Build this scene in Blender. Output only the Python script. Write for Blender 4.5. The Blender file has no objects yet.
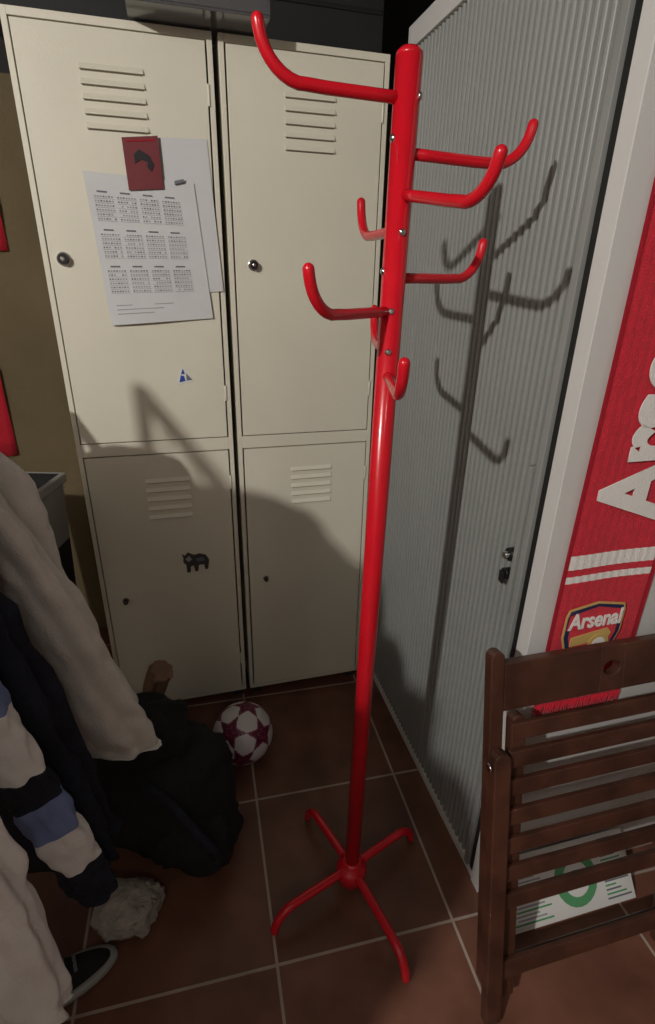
import bpy, bmesh, math, random
from mathutils import Vector, Matrix, noise
random.seed(3)
scene=bpy.context.scene
scene.unit_settings.scale_length=0.85   # one scene unit is 0.85 m
scene.view_settings.view_transform='Standard'
pi=math.pi
# ---------------------------------------------------------------- frames
la=0.2742; lp=Vector((-.3105,1.7739,0)); le=Vector((math.cos(la),math.sin(la),0)); ln=Vector((-math.sin(la),math.cos(la),0))
ga=0.2641; C=Vector((.459,.992,0)); cn=Vector((math.cos(ga),math.sin(ga),0)); ce=Vector((-math.sin(ga),math.cos(ga),0))
Z=Vector((0,0,1))
def LK(u,d,z): return lp+le*u-ln*d+Z*z          # locker fronts
def CB(u,d,z): return C+ce*u-cn*d+Z*z           # shutter front
def SD(s,d,z): return C+cn*s-ce*d+Z*z           # cabinet end panel
def W(x,y,z): return Vector((x,y,z))
def CH(s,t,h): return SD(s,.25-.209*h+.978*t,.978*h+.209*t)   # leaning chair
# ---------------------------------------------------------------- materials
def mat(name,col,rough=.5,metal=0,var=0.0,vscale=8,bump=0.0,bscale=60,spec=.5,alpha=1,coat=0,trans=0,sheen=0):
    m=bpy.data.materials.new(name);m.use_nodes=True;nt=m.node_tree;b=nt.nodes['Principled BSDF']
    b.inputs['Base Color'].default_value=(*col,1);b.inputs['Roughness'].default_value=rough;b.inputs['Metallic'].default_value=metal
    b.inputs['Specular IOR Level'].default_value=spec;b.inputs['Coat Weight'].default_value=coat
    b.inputs['Transmission Weight'].default_value=trans;b.inputs['Alpha'].default_value=alpha
    b.inputs['Sheen Weight'].default_value=sheen
    tc=nt.nodes.new('ShaderNodeTexCoord')
    if var>0:
        n=nt.nodes.new('ShaderNodeTexNoise');n.inputs['Scale'].default_value=vscale;n.inputs['Detail'].default_value=6
        nt.links.new(tc.outputs['Object'],n.inputs['Vector'])
        r=nt.nodes.new('ShaderNodeValToRGB');r.color_ramp.elements[0].position=.3;r.color_ramp.elements[1].position=.7
        r.color_ramp.elements[0].color=(*[c*(1-var) for c in col],1);r.color_ramp.elements[1].color=(*[min(1,c*(1+var)) for c in col],1)
        nt.links.new(n.outputs['Fac'],r.inputs['Fac']);nt.links.new(r.outputs['Color'],b.inputs['Base Color'])
    if bump>0:
        n2=nt.nodes.new('ShaderNodeTexNoise');n2.inputs['Scale'].default_value=bscale;n2.inputs['Detail'].default_value=4
        nt.links.new(tc.outputs['Object'],n2.inputs['Vector'])
        bp=nt.nodes.new('ShaderNodeBump');bp.inputs['Strength'].default_value=bump;bp.inputs['Distance'].default_value=.01
        nt.links.new(n2.outputs['Fac'],bp.inputs['Height']);nt.links.new(bp.outputs['Normal'],b.inputs['Normal'])
    return m
M={}
M['cream']=mat('locker_cream_paint',(.72,.69,.575),.42,var=.04,vscale=3,bump=.05,bscale=250)
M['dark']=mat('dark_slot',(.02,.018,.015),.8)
M['slot']=mat('louvre_slot',(.20,.17,.12),.8)
M['black']=mat('black_plastic',(.012,.012,.013),.35)
M['chrome']=mat('chrome',(.75,.75,.75),.2,1)
M['red']=mat('red_lacquer',(.64,.008,.020),.25,coat=.3,var=.04,vscale=20)
M['grey']=mat('shutter_grey',(.265,.275,.265),.36,var=.04,vscale=4)
M['greyd']=mat('shutter_groove_grey',(.08,.085,.085),.6)
M['white']=mat('white_panel',(.64,.635,.62),.45,var=.03,vscale=5)
M['bin']=mat('bin_plastic',(.30,.30,.28),.5,var=.05)
M['gasket']=mat('black_gasket',(.01,.01,.01),.6)
M['paper']=mat('paper',(.62,.63,.64),.7,var=.03,vscale=10)
M['ink']=mat('ink',(.16,.17,.20),.8)
M['inkg']=mat('grey_ink',(.34,.35,.37),.8)
M['maroon']=mat('maroon_card',(.16,.012,.02),.5)
M['blue']=mat('sticker_blue',(.02,.07,.35),.5)
M['swhite']=mat('sticker_white',(.75,.75,.73),.5)
M['bison']=mat('sticker_dark',(.05,.05,.055),.4)
M['wood']=mat('dark_stained_wood',(.064,.024,.014),.42,var=.45,vscale=12,bump=.1,bscale=40,coat=.1)
M['scarf']=mat('red_knit',(.66,.008,.032),.85,var=.10,vscale=60,bump=.5,bscale=300,sheen=.15)
M['scarfd']=mat('dark_red_knit',(.42,.006,.02),.9,bump=.4,bscale=300)
M['knitw']=mat('white_knit',(.86,.84,.81),.85,bump=.3,bscale=300)
M['gold']=mat('gold_thread',(.62,.42,.14),.6)
M['navy']=mat('navy_thread',(.015,.02,.08),.7)
M['fnavy']=mat('navy_fabric',(.012,.015,.028),.9,var=.3,vscale=20,bump=.4,bscale=200)
M['fblack']=mat('black_fabric',(.008,.008,.009),.85,var=.3,vscale=15,bump=.5,bscale=150)
M['fgrey']=mat('light_grey_fabric',(.78,.76,.71),.9,var=.08,vscale=12,bump=.4,bscale=180)
M['fwhite']=mat('white_fabric',(.90,.89,.87),.85,var=.05,vscale=10,bump=.3,bscale=150)
M['fblue']=mat('slate_blue_fabric',(.20,.27,.50),.9,bump=.3,bscale=150)
M['tan']=mat('tan_leather',(.26,.15,.10),.5,var=.2,vscale=20)
M['beige']=mat('beige_fleece',(.38,.34,.30),.95,var=.15,vscale=30,bump=.8,bscale=90)
M['ballw']=mat('ball_white',(.70,.66,.67),.35,bump=.2,bscale=250)
M['ballm']=mat('ball_maroon',(.12,.010,.040),.35,var=.5,vscale=40)
M['ballp']=mat('ball_pink',(.36,.09,.15),.35)
M['steel']=mat('rail_steel',(.5,.5,.5),.3,1)
M['clear']=mat('smoked_plastic',(.22,.22,.23),.15,trans=.6,spec=.6)
M['case']=mat('black_case',(.006,.006,.006),.7,var=.3,vscale=10)
M['green']=mat('print_green',(.10,.34,.15),.6)
# ---------------------------------------------------------------- builder
class B:
    def __init__(s,name): s.name=name;s.bm=bmesh.new();s.mats=[]
    def mi(s,m):
        if m not in s.mats: s.mats.append(m)
        return s.mats.index(m)
    def face(s,vs,m,smooth=False):
        try: f=s.bm.faces.new(vs)
        except ValueError: return
        f.material_index=s.mi(m);f.smooth=smooth
    def hexa(s,p,m):
        v=[s.bm.verts.new(q) for q in p]
        for idx in ((0,1,2,3),(4,5,6,7),(0,1,5,4),(1,2,6,5),(2,3,7,6),(3,0,4,7)): s.face([v[i] for i in idx],m)
    def box(s,F,a0,a1,b0,b1,c0,c1,m):
        s.hexa([F(a0,b0,c0),F(a1,b0,c0),F(a1,b1,c0),F(a0,b1,c0),F(a0,b0,c1),F(a1,b0,c1),F(a1,b1,c1),F(a0,b1,c1)],m)
    def prism(s,F,pts,d0,d1,m,smooth=False):
        a=[s.bm.verts.new(F(u,d0,z)) for u,z in pts];b=[s.bm.verts.new(F(u,d1,z)) for u,z in pts]
        s.face(a,m);s.face(b[::-1],m);n=len(pts)
        for i in range(n): s.face([a[i],a[(i+1)%n],b[(i+1)%n],b[i]],m,smooth)
    def loft(s,rings,m,smooth=True,cap=True,close=True,mf=None):
        vv=[[s.bm.verts.new(p) for p in r] for r in rings];n=len(rings[0])
        for i in range(len(vv)-1):
            for j in range(n if close else n-1):
                mm=mf(i,j) if mf else m
                s.face([vv[i][j],vv[i][(j+1)%n],vv[i+1][(j+1)%n],vv[i+1][j]],mm,smooth)
        if cap and close:
            s.face(vv[0][::-1],mf(0,0) if mf else m);s.face(vv[-1],mf(len(vv)-2,0) if mf else m)
    def tube(s,pts,rad,m,seg=14,round_end=False,round_start=False):
        pts=[Vector(p) for p in pts]
        if not isinstance(rad,(list,tuple)): rad=[rad]*len(pts)
        rad=list(rad)
        def ext(P,dr,r0):
            return [(P+dr*r0*math.sin(t),r0*math.cos(t)) for t in (.4,.8,1.2,1.5)]
        if round_end:
            for p,r in ext(pts[-1],(pts[-1]-pts[-2]).normalized(),rad[-1]): pts.append(p);rad.append(r)
        if round_start:
            for p,r in ext(pts[0],(pts[0]-pts[1]).normalized(),rad[0]): pts.insert(0,p);rad.insert(0,r)
        t=(pts[1]-pts[0]).normalized();up=Vector((0,0,1)) if abs(t.z)<.9 else Vector((1,0,0))
        n=(up-t*up.dot(t)).normalized();rings=[]
        for i,p in enumerate(pts):
            if i==0: t=(pts[1]-pts[0])
            elif i==len(pts)-1: t=(pts[-1]-pts[-2])
            else: t=(pts[i+1]-pts[i-1])
            t.normalize();n=(n-t*n.dot(t)).normalized();b=t.cross(n)
            rings.append([p+(n*math.cos(2*pi*k/seg)+b*math.sin(2*pi*k/seg))*rad[i] for k in range(seg)])
        s.loft(rings,m)
    def cyl(s,P,ax,r,h,m,seg=24,r2=None):
        P=Vector(P);ax=Vector(ax).normalized();s.tube([P,P+ax*h],[r,r if r2 is None else r2],m,seg)
    def finish(s,bevel=0,sub=0,solid=0):
        bmesh.ops.recalc_face_normals(s.bm,faces=s.bm.faces)
        me=bpy.data.meshes.new(s.name);s.bm.to_mesh(me);s.bm.free()
        for m in s.mats: me.materials.append(M[m])
        o=bpy.data.objects.new(s.name,me);scene.collection.objects.link(o)
        if bevel:
            b=o.modifiers.new('bevel','BEVEL');b.width=bevel;b.segments=2;b.limit_method='ANGLE';b.angle_limit=math.radians(50)
        if solid:
            b=o.modifiers.new('solid','SOLIDIFY');b.thickness=solid
        if sub:
            b=o.modifiers.new('sub','SUBSURF');b.levels=sub;b.render_levels=sub
        return o
# ---------------------------------------------------------------- room
fm=bpy.data.materials.new('terracotta_tiles');fm.use_nodes=True;nt=fm.node_tree;bs=nt.nodes['Principled BSDF']
tc=nt.nodes.new('ShaderNodeTexCoord');mp=nt.nodes.new('ShaderNodeMapping');mp.inputs['Rotation'].default_value=(0,0,-.2366);mp.inputs['Location'].default_value=(-.0849,-1.2967,0)
br=nt.nodes.new('ShaderNodeTexBrick');br.offset=0;br.squash=1
br.inputs['Scale'].default_value=1;br.inputs['Brick Width'].default_value=.492;br.inputs['Row Height'].default_value=.492
br.inputs['Mortar Size'].default_value=.0042;br.inputs['Mortar Smooth'].default_value=.2
br.inputs['Color1'].default_value=(.145,.060,.038,1);br.inputs['Color2'].default_value=(.195,.083,.054,1);br.inputs['Mortar'].default_value=(.42,.35,.30,1)
nt.links.new(tc.outputs['Object'],mp.inputs['Vector']);nt.links.new(mp.outputs['Vector'],br.inputs['Vector'])
nz=nt.nodes.new('ShaderNodeTexNoise');nz.inputs['Scale'].default_value=6;nz.inputs['Detail'].default_value=8;nt.links.new(tc.outputs['Object'],nz.inputs['Vector'])
rp=nt.nodes.new('ShaderNodeValToRGB');rp.color_ramp.elements[0].position=.3;rp.color_ramp.elements[0].color=(.6,.55,.53,1);rp.color_ramp.elements[1].position=.7;rp.color_ramp.elements[1].color=(1.2,1.2,1.2,1)
nt.links.new(nz.outputs['Fac'],rp.inputs['Fac'])
mx=nt.nodes.new('ShaderNodeMix');mx.data_type='RGBA';mx.blend_type='MULTIPLY';mx.inputs['Factor'].default_value=1
nt.links.new(br.outputs['Color'],mx.inputs[6]);nt.links.new(rp.outputs['Color'],mx.inputs[7]);nt.links.new(mx.outputs[2],bs.inputs['Base Color'])
bs.inputs['Roughness'].default_value=.4
bp=nt.nodes.new('ShaderNodeBump');bp.inputs['Strength'].default_value=.3;bp.inputs['Distance'].default_value=.004;bp.invert=True
nt.links.new(br.outputs['Fac'],bp.inputs['Height']);nt.links.new(bp.outputs['Normal'],bs.inputs['Normal'])
M['floor']=fm
M['ochre']=mat('ochre_plaster',(.12,.09,.045),.85,var=.15,vscale=3,bump=.2,bscale=60)
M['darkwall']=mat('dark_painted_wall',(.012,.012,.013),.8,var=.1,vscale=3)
M['plaster']=mat('dim_plaster',(.20,.18,.16),.9,var=.05,vscale=2)
M['ceil']=mat('ceiling_paint',(.22,.21,.20),.9,var=.03)
def slab(name,F,a,m):
    b=B(name);b.box(F,*a,m);return b.finish()
slab('floor',W,(-2.8,3.2,-3,3.4,-.1,0),'floor')
slab('ceiling',W,(-2.8,3.2,-3,3.4,3.05,3.15),'ceil')
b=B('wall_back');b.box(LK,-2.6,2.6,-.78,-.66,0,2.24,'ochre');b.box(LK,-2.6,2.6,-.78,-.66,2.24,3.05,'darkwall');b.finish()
slab('wall_left',W,(-2.5,-2.4,-2.9,2.2,0,3.05),'plaster')
slab('wall_right',W,(2.6,2.7,-2.9,3.2,0,3.05),'plaster')
slab('wall_front',W,(-2.5,2.7,-2.9,-2.8,0,3.05),'plaster')
# ---------------------------------------------------------------- lockers
def locker(name,u0,u1,doors,knobs,vents):
    b=B(name);D=-.58;t=.014
    b.box(LK,u0,u0+t,D,0,.04,2.212,'cream');b.box(LK,u1-t,u1,D,0,.04,2.212,'cream')
    b.box(LK,u0+t,u1-t,D,D+.01,.04,2.212,'cream')
    for z0,z1 in ((2.194,2.212),(1.090,1.132),(.04,.056)): b.box(LK,u0+t,u1-t,D+.01,0,z0,z1,'cream')
    for uu in (u0+.01,u1-.05):
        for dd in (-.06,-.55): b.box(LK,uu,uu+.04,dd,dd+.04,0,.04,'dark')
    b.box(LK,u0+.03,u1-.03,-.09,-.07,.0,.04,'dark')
    for (a0,a1,z0,z1) in doors:
        b.box(LK,a0,a1,-.02,.003,z0,z1,'cream')
        for zz in (z0+.12,z1-.14): b.cyl(LK(a1+.003,.001,zz),Z,.004,.05,'cream',8)
    for (u,z,r) in knobs:
        b.cyl(LK(u,.003,z),-ln,r*1.15,.005,'chrome');b.cyl(LK(u,.008,z),-ln,r,.016,'black',24,r*.85)
        b.cyl(LK(u,.024,z),-ln,r*.35,.002,'chrome')
    for (a0,a1,z0,z1) in vents:
        n=5
        for i in range(n):
            z=z0+(z1-z0)*i/(n-1)
            p=[(.003,z+.014),(.010,z+.002),(.010,z),(.003,z)]
            A=[b.bm.verts.new(LK(a0,d,zz)) for d,zz in p];Bv=[b.bm.verts.new(LK(a1,d,zz)) for d,zz in p]
            b.face(A,'cream');b.face(Bv[::-1],'cream')
            for k in range(4): b.face([A[k],A[(k+1)%4],Bv[(k+1)%4],Bv[k]],'cream')
            b.box(LK,a0+.003,a1-.003,.002,.0042,z-.003,z-.0005,'slot')
    return b.finish(bevel=.0018)
locker('locker',-.510,-.016,[(-.492,-.035,1.136,2.190),(-.492,-.035,.060,1.086)],[(-.456,1.668,.016),(-.432,.546,.010)],
       [(-.350,-.195,1.978,2.103),(-.315,-.170,.857,.990)])
locker('locker.001',.000,.4792,[(.019,.461,1.136,2.190),(.019,.461,.060,1.086)],[(.072,1.664,.014),(.080,.570,.009)],
       [(.174,.320,1.965,2.088),(.183,.330,.872,.998)])
# papers on door
b=B('calendar_sheet')
def sheet(q,d,m,n=8,curl=.006):
    rows=[]
    for j in range(n+1):
        v=j/n;r=[]
        for i in range(n+1):
            u=i/n
            x=(q[0][0]*(1-u)+q[1][0]*u)*(1-v)+(q[3][0]*(1-u)+q[2][0]*u)*v
            z=(q[0][1]*(1-u)+q[1][1]*u)*(1-v)+(q[3][1]*(1-u)+q[2][1]*u)*v
            r.append(LK(x,d+curl*(v*v)*(.6+.4*math.sin(u*5)),z))
        rows.append(r)
    b.loft(rows,m,cap=False,close=False)
sheet([(-.235,1.968),(-.045,1.975),(-.022,1.590),(-.21,1.575)],.006,'paper')
q=[(-.374,1.882),(-.088,1.868),(-.058,1.513),(-.353,1.493)]
sheet(q,.010,'paper',curl=.008)
def onq(u,v): 
    x=(q[0][0]*(1-u)+q[1][0]*u)*(1-v)+(q[3][0]*(1-u)+q[2][0]*u)*v
    z=(q[0][1]*(1-u)+q[1][1]*u)*(1-v)+(q[3][1]*(1-u)+q[2][1]*u)*v
    return x,z,.0115+.008*v*v*(.6+.4*math.sin(u*5))
def mark(u,v,w,h,m):
    P=[]
    for du,dv in ((0,0),(w,0),(w,h),(0,h)):
        x,z,d=onq(u+du,v+dv);P.append(b.bm.verts.new(LK(x,d,z)))
    b.face(P,m)
for blk in range(3):
    for mth in range(4):
        U=.06+mth*.205;V=.14+blk*.24
        mark(U+.03,V-.03,.09,.010,'ink')
        for rr in range(6):
            for cc in range(7):
                if random.random()<.93: mark(U+cc*.025,V+rr*.028,.014,.009,random.choice(['ink','inkg','inkg']))
            mark(U-.008,V+rr*.028+.0165,.182,.002,'inkg')
for k in range(3): mark(.08,.86+.03*k,.55-.1*k,.006,'inkg')
b.prism(LK,[(-.140,1.862),(-.115,1.868),(-.115,1.876),(-.140,1.870)],.012,.018,'ink')
b.finish()
b=B('emblem_card')
b.prism(LK,[(-.266,1.962),(-.174,1.972),(-.171,1.850),(-.262,1.842)],.014,.017,'maroon')
b.prism(LK,[(-.240,1.925),(-.225,1.938),(-.200,1.925),(-.190,1.905),(-.198,1.888),(-.208,1.898),(-.206,1.910),(-.222,1.915),(-.238,1.905)],.017,.019,'black')
b.prism(LK,[(-.256,1.956),(-.182,1.963),(-.182,1.960),(-.256,1.953)],.017,.0185,'scarfd')
b.finish()
def sc(pts,cx,cz,k): return [(cx+x*k,cz+z*k) for x,z in pts]
b=B('triangle_sticker')
b.prism(LK,sc([(-1,-1),(1.1,-.6),(-.3,1.2)],-.156,1.340,.026),.0032,.0045,'swhite')
b.prism(LK,sc([(-.8,-.8),(.0,-.62),(-.15,.0),(-.55,.1)],-.156,1.340,.024),.0045,.006,'blue')
b.prism(LK,sc([(.15,-.6),(.9,-.5),(.15,.35)],-.156,1.340,.024),.0045,.006,'ink')
b.prism(LK,sc([(-.5,.25),(.0,.3),(-.25,.95)],-.156,1.340,.024),.0045,.006,'blue')
b.finish()
b=B('bison_sticker')
b.prism(LK,sc([(-1.05,.1),(-1.0,.5),(-1.1,.9),(-.85,.7),(-.6,1),(-.1,.7),(.4,.8),(.9,.6),(1.15,.1),(1,-.8),(.75,-.8),(.7,-.3),(.25,-.3),(.15,-.9),(-.1,-.9),(-.2,-.3),(-.45,-.4),(-.5,-.95),(-.8,-.95),(-.8,-.2)],-.175,.672,.042),.0032,.006,'bison')
b.prism(LK,sc([(-.85,.4),(-.5,.7),(-.3,.3),(-.6,.1)],-.175,.672,.042),.006,.007,'inkg')
b.prism(LK,sc([(.0,.35),(.6,.45),(.8,.1),(.2,.05)],-.175,.672,.042),.006,.007,'ink')
b.finish()
# things on top of the lockers
b=B('equipment_case')
b.box(LK,-.56,.50,-.56,-.13,2.213,2.80,'case')
for zz in (2.34,2.60): b.box(LK,-.555,.495,-.131,-.126,zz,zz+.012,'black')
b.tube([LK(-.1,-.13,2.46),LK(-.1,-.105,2.47),LK(.1,-.105,2.47),LK(.1,-.13,2.46)],.01,'black')
b.finish(bevel=.015)
b=B('plastic_tray')
for a in ((-.22,.12,-.11,.11,2.216,2.222),(-.22,.12,.104,.110,2.222,2.262),(-.22,-.214,-.11,.104,2.222,2.262),(.114,.12,-.11,.104,2.222,2.262),(-.225,.125,.106,.118,2.258,2.264)):
    b.box(LK,*a,'clear')
b.finish(bevel=.002)
# ---------------------------------------------------------------- cabinet
b=B('tambour_cabinet')
Ht=2.285;L=.985;DP=.62
b.box(CB,0,.040,-DP,0,0,Ht,'white')
b.box(CB,L-.035,L,-DP,0,0,Ht,'white')
b.box(CB,.04,L-.035,-DP,0,Ht-.055,Ht,'white')
b.box(CB,.04,L-.035,-DP,-.004,0,.03,'white')
b.box(CB,.04,L-.035,-DP,-DP+.01,.03,Ht-.055,'white')
b.box(CB,.0405,.060,-.03,-.003,.03,Ht-.055,'gasket')
b.box(CB,L-.047,L-.0355,-.03,-.005,.03,Ht-.055,'gasket')
u0,u1=.061,L-.048;n=40;prof=[]
for i in range(n):
    w=(u1-u0)/n
    for k,dd in ((0.0,-.018),(.18,-.018),(.27,-.0095),(.55,-.0065),(.84,-.0095),(.93,-.018)):
        prof.append((u0+(i+k)*w,dd))
prof.append((u1,-.018))
lo=[b.bm.verts.new(CB(u,d,.03)) for u,d in prof];hi=[b.bm.verts.new(CB(u,d,Ht-.055)) for u,d in prof]
for i in range(len(prof)-1): b.face([lo[i],lo[i+1],hi[i+1],hi[i]],'greyd' if i%6 in (0,5) else 'grey')
b.box(CB,.064,.082,-.010,.004,.03,Ht-.055,'grey')
b.box(CB,.086,.098,-.008,.010,.92,1.28,'grey')
b.box(CB,.0985,.102,-.008,.006,.92,1.28,'greyd')
b.cyl(CB(.112,-.008,1.060),-cn,.016,.020,'black');b.cyl(CB(.112,.012,1.060),-cn,.009,.012,'chrome')
b.cyl(CB(.120,-.008,1.005),-cn,.014,.018,'black')
b.prism(CB,sc([(-1,1),(1,1),(.9,-1.6),(-.6,-1.8)],.120,1.0,.011),.012,.016,'black')
b.finish(bevel=.0015)
# ---------------------------------------------------------------- coat rack
X0,X1,py_=.0900,.1085,1.0108      # slight lean of the pole to the right
def ax(z): return Vector((X0+(X1-X0)*z/1.95,py_,z))
b=B('coat_rack')
b.tube([ax(.05),ax(1.942)],.0208,'red',32)
b.tube([ax(1.940),ax(1.947),ax(1.953)],[.0208,.0198,.013],'red',32)
b.tube([ax(z) for z in (.030,.040,.075,.088,.092,.105,.112)],[.03,.042,.044,.038,.030,.029,.023],'red',32)
def hook(ang,z0,R=.23,rise=.07,tilt=0,r=.0088,inv=False,start=0.0):
    a=math.radians(ang);dr=Vector((math.cos(a),math.sin(a),0));P0=ax(z0);rad=rise
    prof=[(start,0),(.05,0),(R-rad-.03,0),(R-rad,.001)]
    for k in range(1,9):
        t=k/8*math.radians(80);prof.append((R-rad+rad*math.sin(t),rad*(1-math.cos(t))))
    prof.append((prof[-1][0]+.0015,prof[-1][1]+.008))
    tl=math.radians(tilt);pts=[]
    for x,z in prof:
        x2=x*math.cos(tl)-z*math.sin(tl);z2=x*math.sin(tl)+z*math.cos(tl)
        pts.append(P0+dr*x2+Z*(-z2 if inv else z2))
    b.tube(pts,r,'red',16,round_end=True)
for a,z,tl,rs in ((-160,1.890,0,.069),(17.5,1.820,-1.5,.065),(-65,1.763,-9,.061),(103,1.710,0,.069),(38,1.638,0,.068),(-127,1.584,0,.067),(93,1.512,0,.067),(-90,1.474,0,.056)):
    hook(a,z,tilt=tl,rise=rs)
for a,R_ in ((-61,.270),(-147,.250),(35,.235),(124,.24)):
    hook(a,.078,R=R_,rise=.066,r=.0118,inv=True)
for a,z in ((-150,1.837),(-72,1.707),(-160,1.648),(-97,1.517),(-20,1.892),(-97,1.585)):
    t=math.radians(a);dr=Vector((math.cos(t),math.sin(t),0));P=ax(z)+dr*.0195
    b.tube([P,P+dr*.003,P+dr*.0055],[.0062,.0058,.003],'chrome',12)
b.finish()
# ---------------------------------------------------------------- scarf
def text(body,size,o,x,y,m,parent,name,ext=.0008,bold=0.0,sx=1,ax_='CENTER'):
    c=bpy.data.curves.new(name,'FONT');c.body=body;c.size=size;c.extrude=ext;c.offset=bold
    c.align_x=ax_;c.align_y='CENTER'
    ob=bpy.data.objects.new(name,c);scene.collection.objects.link(ob);c.materials.append(M[m])
    zz=x.cross(y);mt=Matrix((x*sx,y,zz)).transposed().to_4x4();mt.translation=o;ob.matrix_world=mt
    ob.parent=parent;return ob
b=B('football_scarf')
s0,s1,zb,zt=.044,.290,.70,2.24
NX,NZ=40,90;rows=[]
for j in range(NZ+1):
    z=zb+(zt-zb)*j/NZ;r=[]
    for i in range(NX+1):
        s=s0+(s1-s0)*i/NX
        d=.0075+.0025*math.sin(i*1.9)*.35+.003*math.sin(z*5+1)+.002*math.sin(s*25)
        r.append(SD(s+.004*math.sin(z*4),d,z))
    rows.append(r)
def smf(i,j):
    z=zb+(zt-zb)*(i+.5)/NZ
    if j<2 or j>NX-3: return 'scarfd'
    return 'knitw' if (1.045<z<1.066 or 1.082<z<1.103) else 'scarf'
b.loft(rows,'scarf',cap=False,close=False,mf=smf)
for i in range(46):
    s=s0+(s1-s0)*(i+.5)/46+.004*math.sin(zb*4)
    b.tube([SD(s,.009,zb+.005),SD(s+random.uniform(-.003,.003),.008,zb-.015),SD(s+random.uniform(-.005,.005),.009,zb-.032)],.0022,'scarf',5)
cx,cz=.150,.902
sh=[(-1,.72),(-.93,.95),(0,1.12),(.93,.95),(1,.72),(1,0),(.82,-.55),(.4,-.95),(0,-1.15),(-.4,-.95),(-.82,-.55),(-1,0)]
def shp(k): return [(cx+x*.078*k,cz+z*.078*k) for x,z in sh]
b.prism(SD,shp(1),.013,.0150,'gold');b.prism(SD,shp(.94),.015,.0162,'navy');b.prism(SD,shp(.80),.0162,.0172,'scarf')
b.prism(SD,[(cx-.072,cz+.022),(cx+.072,cz+.022),(cx+.070,cz+.060),(cx+.0,cz+.076),(cx-.070,cz+.060)],.0172,.0180,'scarf')
b.prism(SD,[(cx-.056,cz-.000),(cx+.038,cz+.014),(cx+.050,cz+.000),(cx+.043,cz-.016),(cx-.056,cz-.024)],.0172,.0192,'gold')
b.prism(SD,[(cx+.02+.028*math.cos(k*pi/8),cz-.026+.028*math.sin(k*pi/8)) for k in range(16)],.0192,.0205,'gold')
b.prism(SD,[(cx+.02+.018*math.cos(k*pi/8),cz-.026+.018*math.sin(k*pi/8)) for k in range(16)],.0205,.0212,'knitw')
b.prism(SD,[(cx-.052,cz-.030),(cx-.005,cz-.034),(cx-.005,cz-.050),(cx-.040,cz-.048)],.0172,.0192,'gold')
scarf=b.finish()
text('Arsenal',.058,SD(cx,.0195,cz+.042),cn,Z,'knitw',scarf,'crest_lettering',bold=.0014,sx=.78)
text('Arsenal',.215,SD(.168,.016,1.190),Z,-cn,'knitw',scarf,'scarf_lettering',bold=.0085,sx=.84,ax_='LEFT')
# ---------------------------------------------------------------- folding chair
b=B('folding_chair')
sl,sr=-.135,.465
def rail(s0,s1,h0,h1,t0,t1,bow=0,n=14,m='wood',arch=0):
    rings=[]
    for i in range(n+1):
        k=i/n;s=s0+(s1-s0)*k;o=-bow*4*k*(1-k);a=arch*4*k*(1-k)
        rings.append([CH(s,t0+o,h0),CH(s,t1+o,h0),CH(s,t1+o,h1+a),CH(s,t0+o,h1+a)])
    b.loft(rings,m,smooth=False)
hc=(sl+sr)/2;hr=.022;HA,HB,HM=.815,.925,.872
rail(sl+.03,sl+.27,HA,HB,-.012,.012,0)
rail(sr-.27,sr-.03,HA,HB,-.012,.012,0)
N=20
def ringpt(k,d):
    a=2*pi*k/N;return (hc+hr*math.cos(a),HM+hr*.75*math.sin(a)) if d==0 else (max(hc-.0305,min(hc+.0305,hc+.08*math.cos(a))),max(HA,min(HB,HM+.13*math.sin(a))))
rr=[]
for k in range(N):
    i_,o_=ringpt(k,0),ringpt(k,1)
    rr.append([CH(i_[0],-.012,i_[1]),CH(o_[0],-.012,o_[1]),CH(o_[0],.012,o_[1]),CH(i_[0],.012,i_[1])])
rr.append(rr[0]);b.loft(rr,'wood',smooth=False,cap=False)
def leg(s,w,h0,h1,t0,t1):
    pts=[(s,h0),(s+w,h0),(s+w,h1-w/2)]+[(s+w/2+w/2*math.cos(a*pi/6),h1-w/2+w/2*math.sin(a*pi/6)) for a in range(1,6)]+[(s,h1-w/2)]
    b.prism(CH,pts,t0,t1,'wood')
for s in (sl-.002,sr-.030): leg(s,.032,.10,.955,-.014,.014)
for s in (sl-.004,sr-.036): leg(s,.04,.008,.735,.0145,.042)
for s in (sl+.052,sr-.086): leg(s,.034,.04,.80,-.012,.014)
leg(sr-.098,.030,.04,.80,.030,.044)
hs=[.115,.315,.39,.465,.54,.615,.685,.752]
for i,h in enumerate(hs):
    rail(sl+.042,sr-.042,h,h+(.05 if i==0 else .040),.0145,.028,0,4)
b.cyl(CH(sl-.006,.028,.70),-cn,.010,.006,'chrome');b.cyl(CH(sl+.034,.012,.34),cn,.008,.5,'wood',10)
b.cyl(CH(sl+.0,-.002,.13),cn,.010,.6,'wood',10)
b.finish(bevel=.003)
# poster leaning on the cabinet end behind the chair
b=B('club_poster')
def PO(s,t,h): return SD(s,.125-.60*h+t*.8,.006+.80*h+t*.6)
b.box(PO,.03,.44,0,.003,0,.185,'swhite')
b.prism(PO,[(.26+.068*math.cos(k*pi/12),.09+.072*math.sin(k*pi/12)) for k in range(24)],.003,.005,'green')
b.prism(PO,[(.26+.042*math.cos(k*pi/12),.09+.046*math.sin(k*pi/12)) for k in range(24)],.005,.0065,'swhite')
b.prism(PO,[(.26+.022*math.cos(k*pi/3),.09+.026*math.sin(k*pi/3)) for k in range(6)],.0065,.008,'green')
for k in range(16): b.box(PO,.05+.010*(k%2),.05+.12-.02*(k%3),.003,.0042,.014+k*.010,.018+k*.010,'inkg' if k%3 else 'green')
for k in range(15): b.box(PO,.35,.43-.015*(k%4),.003,.0042,.015+k*.011,.019+k*.011,'green' if k%2 else 'ink')
b.finish()
b=B('panel_label')
b.box(SD,.16,.33,.001,.003,.50,.56,'swhite')
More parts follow.
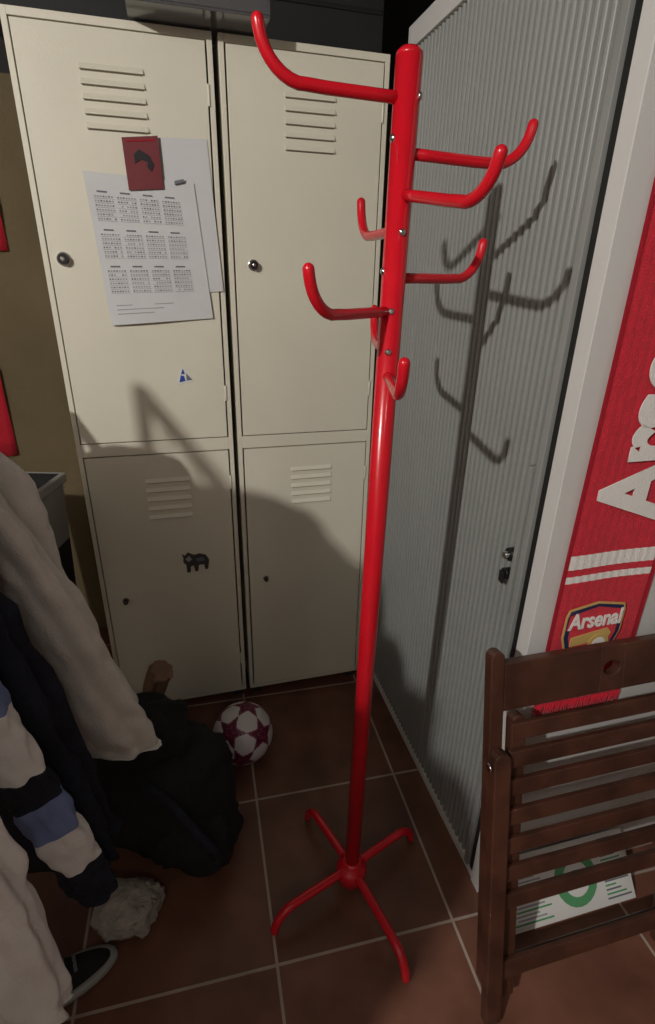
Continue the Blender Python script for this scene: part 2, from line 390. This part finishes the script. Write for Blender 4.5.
for k in range(5): b.prism(SD,[(.18+k*.028,.512),(.195+k*.028,.512),(.188+k*.028,.545),(.176+k*.028,.545)],.003,.004,'black')
b.finish()
# ---------------------------------------------------------------- ball
r=.108;bm=bmesh.new();bmesh.ops.create_icosphere(bm,subdivisions=6,radius=r)
t=(1+5**.5)/2
ico=[Vector(v).normalized() for v in ((-1,t,0),(1,t,0),(-1,-t,0),(1,-t,0),(0,-1,t),(0,1,t),(0,-1,-t),(0,1,-t),(t,0,-1),(t,0,1),(-t,0,-1),(-t,0,1))]
for f in bm.faces:
    f.smooth=True;c=f.calc_center_median().normalized();best=max(ico,key=lambda v:v.dot(c));rho=math.acos(min(1,best.dot(c)))
    nb=max([v for v in ico if v is not best],key=lambda v:v.dot(best));e=(nb-best*nb.dot(best)).normalized();g=best.cross(e)
    ph=math.atan2(c.dot(g),c.dot(e));k=abs(((ph/(2*pi/5))%1)-.5)*2
    ro,ri=.57,.26
    al=(1-k)*pi/5;R_=ro*ri*math.sin(pi/5)/(ri*math.sin(pi/5-al)+ro*math.sin(al))
    f.material_index=1 if rho<R_ else 0
    if R_*.80<rho<R_*.88: f.material_index=2
    if R_*.30<rho<R_*.38: f.material_index=2
me=bpy.data.meshes.new('football');bm.to_mesh(me);bm.free()
for m in ('ballw','ballm','ballp'): me.materials.append(M[m])
o=bpy.data.objects.new('football',me);scene.collection.objects.link(o);o.location=(-.292,1.468,r);o.rotation_euler=(.5,.3,.8)
# ---------------------------------------------------------------- cloth lofts
def cloth(b,path,m,seg=48,folds=7,amp=.12,seed=0,mf=None,steps=28,xdir=None,crease=.0):
    P=[Vector(p[0]) for p in path];rings=[]
    def cr(a,b_,c,d,t): return .5*((2*b_)+(c-a)*t+(2*a-5*b_+4*c-d)*t*t+(3*b_-a-3*c+d)*t**3)
    n=len(P)-1
    for i in range(steps+1):
        s=i/steps*n;k=min(int(s),n-1);t=s-k
        g=lambda arr:cr(arr[max(k-1,0)],arr[k],arr[k+1],arr[min(k+2,n)],t)
        p=g(P);w=g([q[1] for q in path]);d=g([q[2] for q in path])
        tg=(P[k+1]-P[k]).normalized()
        X=Vector(xdir) if xdir else Vector((1,0,0));X=(X-tg*X.dot(tg)).normalized();Y=tg.cross(X)
        ring=[]
        for j in range(seg):
            a=2*pi*j/seg;q=s*7
            f=1+amp*(math.sin(folds*a+seed+q*.12)+.5*math.sin((folds+4)*a-seed*2+q*.2))+.16*noise.noise(Vector((math.cos(a)*1.5,math.sin(a)*1.5+seed*3,q*.25)))
            f+=crease*noise.noise(Vector((math.cos(a)*2.2+seed,math.sin(a)*2.2,q*.75)))
            ring.append(p+X*math.cos(a)*w*f+Y*math.sin(a)*d*f)
        rings.append(ring)
    b.loft(rings,m,mf=mf)
b=B('grey_jacket')
cloth(b,[((-.90,1.02,1.44),.05,.03),((-.86,1.02,1.36),.15,.05),((-.82,1.05,1.12),.20,.06),((-.76,1.09,.84),.18,.06),((-.70,1.14,.50),.17,.06)],'fgrey',folds=6,amp=.10,seed=1,crease=.2)
cloth(b,[((-.80,.96,1.33),.05,.04),((-.70,.98,1.17),.070,.045),((-.625,1.02,.92),.078,.045),((-.585,1.06,.66),.088,.05),((-.562,1.09,.47),.100,.05),((-.560,1.092,.44),.095,.045)],'fgrey',folds=5,amp=.08,seed=4,crease=.30,steps=40)
b.finish(sub=1)
b=B('striped_jacket')
cloth(b,[((-.88,.84,1.44),.05,.03),((-.84,.84,1.34),.16,.045),((-.79,.86,1.0),.18,.05),((-.70,.88,.62),.17,.05),((-.66,.88,.30),.15,.05)],'fnavy',folds=7,amp=.10,seed=2,crease=.2)
def stripe(i,j):
    i=i/3.0
    for lo_,hi_,mm in ((11,14,'fblue'),(14,18.6,'fwhite'),(21,24,'fblue'),(24,28,'fwhite')):
        if lo_<=i<hi_: return mm
    return 'fnavy'
cloth(b,[((-.74,.79,1.30),.045,.035),((-.68,.77,1.12),.055,.04),((-.645,.77,.86),.056,.040),((-.595,.78,.62),.056,.040),((-.555,.80,.40),.055,.04),((-.54,.81,.28),.052,.036)],'fnavy',folds=4,amp=.07,seed=5,mf=stripe,steps=108,crease=.26)
b.finish()
b=B('white_shirt')
cloth(b,[((-.80,.60,1.42),.04,.03),((-.78,.60,1.32),.12,.04),((-.72,.61,1.0),.10,.05),((-.655,.63,.72),.085,.05),((-.62,.62,.48),.085,.05),((-.60,.60,.26),.085,.05),((-.60,.60,.23),.075,.045)],'fwhite',folds=6,amp=.10,seed=7,crease=.35,steps=40)
b.finish(sub=1)
rack=bpy.data.objects.new('added_clothes_rack',None);scene.collection.objects.link(rack)  # out-of-view rack, added mainly to block lamp light
b=B('added_shade_coats')  # unseen garments added to cast shade on the lower lockers and floor
for k,y in enumerate((-.42,-.26,-.10,.06,.22,.34)):
    tz=1.83-.02*(k%3);m=('fblack','fnavy','tan','fblack','fgrey','fnavy')[k]
    cloth(b,[((-.97,y,tz-.045),.05,.03),((-.97,y,tz-.065),.14,.05),((-.97,y,tz-.11),.235,.065),((-.97,y,1.3),.24,.07),((-.97,y,.95),.25,.075),((-.97,y,.55),.26,.075)],m,folds=7,amp=.05,seed=k,steps=20)
    b.tube([(-.97,y,tz-.05),(-.97,y,1.875)],.003,'steel',6)
b.finish().parent=rack
b=B('rail')  # tall rail added for the shade casters, lower one holds the jackets
for pts in ([(-.97,-.6,0),(-.97,-.6,1.88)],[(-.97,.44,0),(-.97,.44,1.88)],[(-.97,-.6,1.88),(-.97,.44,1.88)],[(-.92,.46,0),(-.92,.46,1.48)],[(-.92,1.12,0),(-.92,1.12,1.48)],[(-.92,.46,1.48),(-.92,1.12,1.48)],[(-1.2,-.6,.015),(-.75,-.6,.015)],[(-1.2,.45,.015),(-.75,.45,.015)],[(-1.2,1.12,.015),(-.75,1.12,.015)]):
    b.tube(pts,.013,'steel',12,True,True)
for y,x in ((1.02,-.91),(.84,-.9),(.60,-.86)):
    b.tube([(-.92,y,1.49),(x,y,1.46),(x,y,1.43)],.004,'steel',6)
b.finish().parent=rack
# ---------------------------------------------------------------- floor clutter
b=B('backpack')
def blob(c,rx,ry,rz,m,seed,nu=44,nv=26,amp=.10):
    rings=[]
    for i in range(1,nv):
        t=pi*i/nv;ring=[]
        for j in range(nu):
            a=2*pi*j/nu;d=Vector((math.sin(t)*math.cos(a),math.sin(t)*math.sin(a),math.cos(t)))
            e=Vector([math.copysign(abs(q)**.75,q) for q in d])
            f=1+amp*noise.noise(d*1.6+Vector((seed,0,0)))+amp*.6*noise.noise(d*4+Vector((0,seed,0)))+amp*.3*noise.noise(d*9+Vector((0,seed,0)))
            p=Vector((c[0]+e.x*rx*f,c[1]+e.y*ry*f,c[2]+e.z*rz*f))
            p.z=max(p.z,.002);ring.append(p)
        rings.append(ring)
    b.loft(rings,m)
blob((-.49,1.19,.17),.21,.17,.19,'fblack',2,amp=.14)
blob((-.375,1.10,.10),.12,.10,.10,'fblack',5,amp=.2)
blob((-.55,1.22,.34),.14,.11,.11,'fblack',8,amp=.2)
b.tube([(-.49,1.06,.33),(-.41,1.02,.31),(-.34,1.00,.22),(-.29,1.01,.12),(-.31,1.03,.04)],.012,'fnavy',8)
b.tube([(-.57,1.18,.42),(-.55,1.16,.46),(-.50,1.16,.46),(-.48,1.18,.40)],.010,'black',8)
b.finish()
b=B('ankle_boot')
cloth(b,[((-.565,1.50,.36),.036,.045),((-.585,1.50,.33),.040,.05),((-.63,1.51,.20),.040,.05),((-.64,1.52,.08),.05,.06),((-.64,1.52,.01),.05,.07)],'tan',folds=3,amp=.06,seed=3,steps=14,crease=.3)
cloth(b,[((-.64,1.52,.05),.045,.04),((-.70,1.53,.045),.045,.035),((-.77,1.53,.03),.035,.02)],'tan',folds=3,amp=.02,seed=1,steps=8,xdir=(0,1,0))
b.finish()
b=B('fleece_hat')
blob((-.525,.90,.052),.075,.065,.052,'beige',4,amp=.25)
blob((-.49,.925,.045),.05,.05,.045,'beige',9,amp=.3)
b.finish()
b=B('sneaker')
def SN(x,y,z): 
    a=-1.0;return Vector((-.655+x*math.cos(a)-y*math.sin(a),.735+x*math.sin(a)+y*math.cos(a),z))
rings=[]
for i in range(15):
    k=i/14;y=-.14+.28*k;w=.045*(1-.55*abs(k-.62)**1.6*2.2)*(math.sin(pi*min(1,max(0.06,k)*.96+.02))**.35)
    h=.10-.055*max(0,(k-.35)/.65)**.9 if k>.35 else .105
    if k>.93: h*=.6
    rings.append([SN(w*math.cos(a)*(1 if math.sin(a)<0 else .9),y,.022+max(0,math.sin(a))*(h-.022)) for a in [j*2*pi/16 for j in range(16)]])
b.loft(rings,'fblack')
rings=[]
for zz,sc_ in ((.001,1.0),(.012,1.06),(.024,1.05),(.028,.95)):
    rings.append([SN(.047*sc_*math.cos(a)*(1+.12*math.sin(a)),.148*sc_*math.sin(a),zz) for a in [j*2*pi/28 for j in range(28)]])
b.loft(rings,'bin')
for k in range(4): b.box(SN,-.02,.02,-.02+.025*k,-.012+.025*k,.085-.008*k,.092-.008*k,'ink')
b.finish()
b=B('storage_bin')
x0,x1,y0,y1=-1.24,-.875,1.42,1.66
def bin_ring(z,k): 
    cx_,cy_=(x0+x1)/2,(y0+y1)/2;hx,hy=(x1-x0)/2*k,(y1-y0)/2*k
    return [Vector((cx_+sx*hx,cy_+sy*hy,z)) for sx,sy in ((-1,-1),(1,-1),(1,1),(-1,1))]
b.loft([bin_ring(0,.78),bin_ring(.80,.95),bin_ring(1.0,1.0),bin_ring(1.0,1.06),bin_ring(1.03,1.06),bin_ring(1.03,.96),bin_ring(.30,.80)],'bin',smooth=False,mf=lambda i,j:'fblack' if i in (0,5) else 'bin')
b.box(W,-1.14,-.95,1.48,1.60,.32,1.0,'fblack');b.box(W,-1.16,-1.05,1.50,1.58,.32,1.07,'fnavy')
b.finish(bevel=.006)
b=B('red_pennant')
for (ua,ub,za,zb_) in ((-1.02,-.858,.92,1.28),(-.92,-.742,1.70,1.88)):
    rows=[[LK(ua+(ub-ua)*i/6,-.650+.006*math.sin(i*1.7+j),za+(zb_-za)*j/5) for i in range(7)] for j in range(6)]
    b.loft(rows,'scarfd',cap=False,close=False)
b.finish(solid=.003)
# ---------------------------------------------------------------- lights
LP=(-1.55,-1.49,2.78)
b=B('ceiling_lamp')
b.cyl((LP[0],LP[1],3.0),Z,.05,.048,'swhite');b.cyl((LP[0],LP[1],2.90),Z,.018,.10,'swhite')
b.tube([(LP[0],LP[1],2.90),(LP[0],LP[1],2.87)],[.02,.10],'swhite',24)
b.finish()
l=bpy.data.lights.new('lamp_bulb','POINT');l.energy=255;l.shadow_soft_size=.032;l.color=(1,.955,.895)
o=bpy.data.objects.new('lamp_bulb',l);o.location=LP;scene.collection.objects.link(o)
w=bpy.data.worlds.new('world');scene.world=w;w.use_nodes=True
w.node_tree.nodes['Background'].inputs[0].default_value=(.52,.5,.5,1);w.node_tree.nodes['Background'].inputs[1].default_value=.05
# soft fill light with a made-up ceiling panel, added behind the viewer
b=B('added_fill_panel');b.box(W,.5,1.1,-1.9,-1.3,3.02,3.048,'swhite');b.finish()
l=bpy.data.lights.new('added_fill_light','AREA');l.energy=8;l.size=.55;l.color=(1,.94,.86)
o=bpy.data.objects.new('added_fill_light',l);o.location=(.8,-1.6,3.01);scene.collection.objects.link(o)
# ---------------------------------------------------------------- camera
f,p,r=537.7,.4145,.0207
Fv=Vector((0,math.cos(p),-math.sin(p)));U=Vector((0,math.sin(p),math.cos(p)));R=Vector((1,0,0))
U2=U*math.cos(r)-R*math.sin(r);R2=R*math.cos(r)+U*math.sin(r)
cd=bpy.data.cameras.new('camera');cd.sensor_fit='VERTICAL';cd.sensor_height=36;cd.lens=36*f/1024;cd.clip_start=.02
co=bpy.data.objects.new('camera',cd);scene.collection.objects.link(co)
mt=Matrix((R2,U2,-Fv)).transposed().to_4x4();mt.translation=(0,0,1.64);co.matrix_world=mt
scene.camera=co
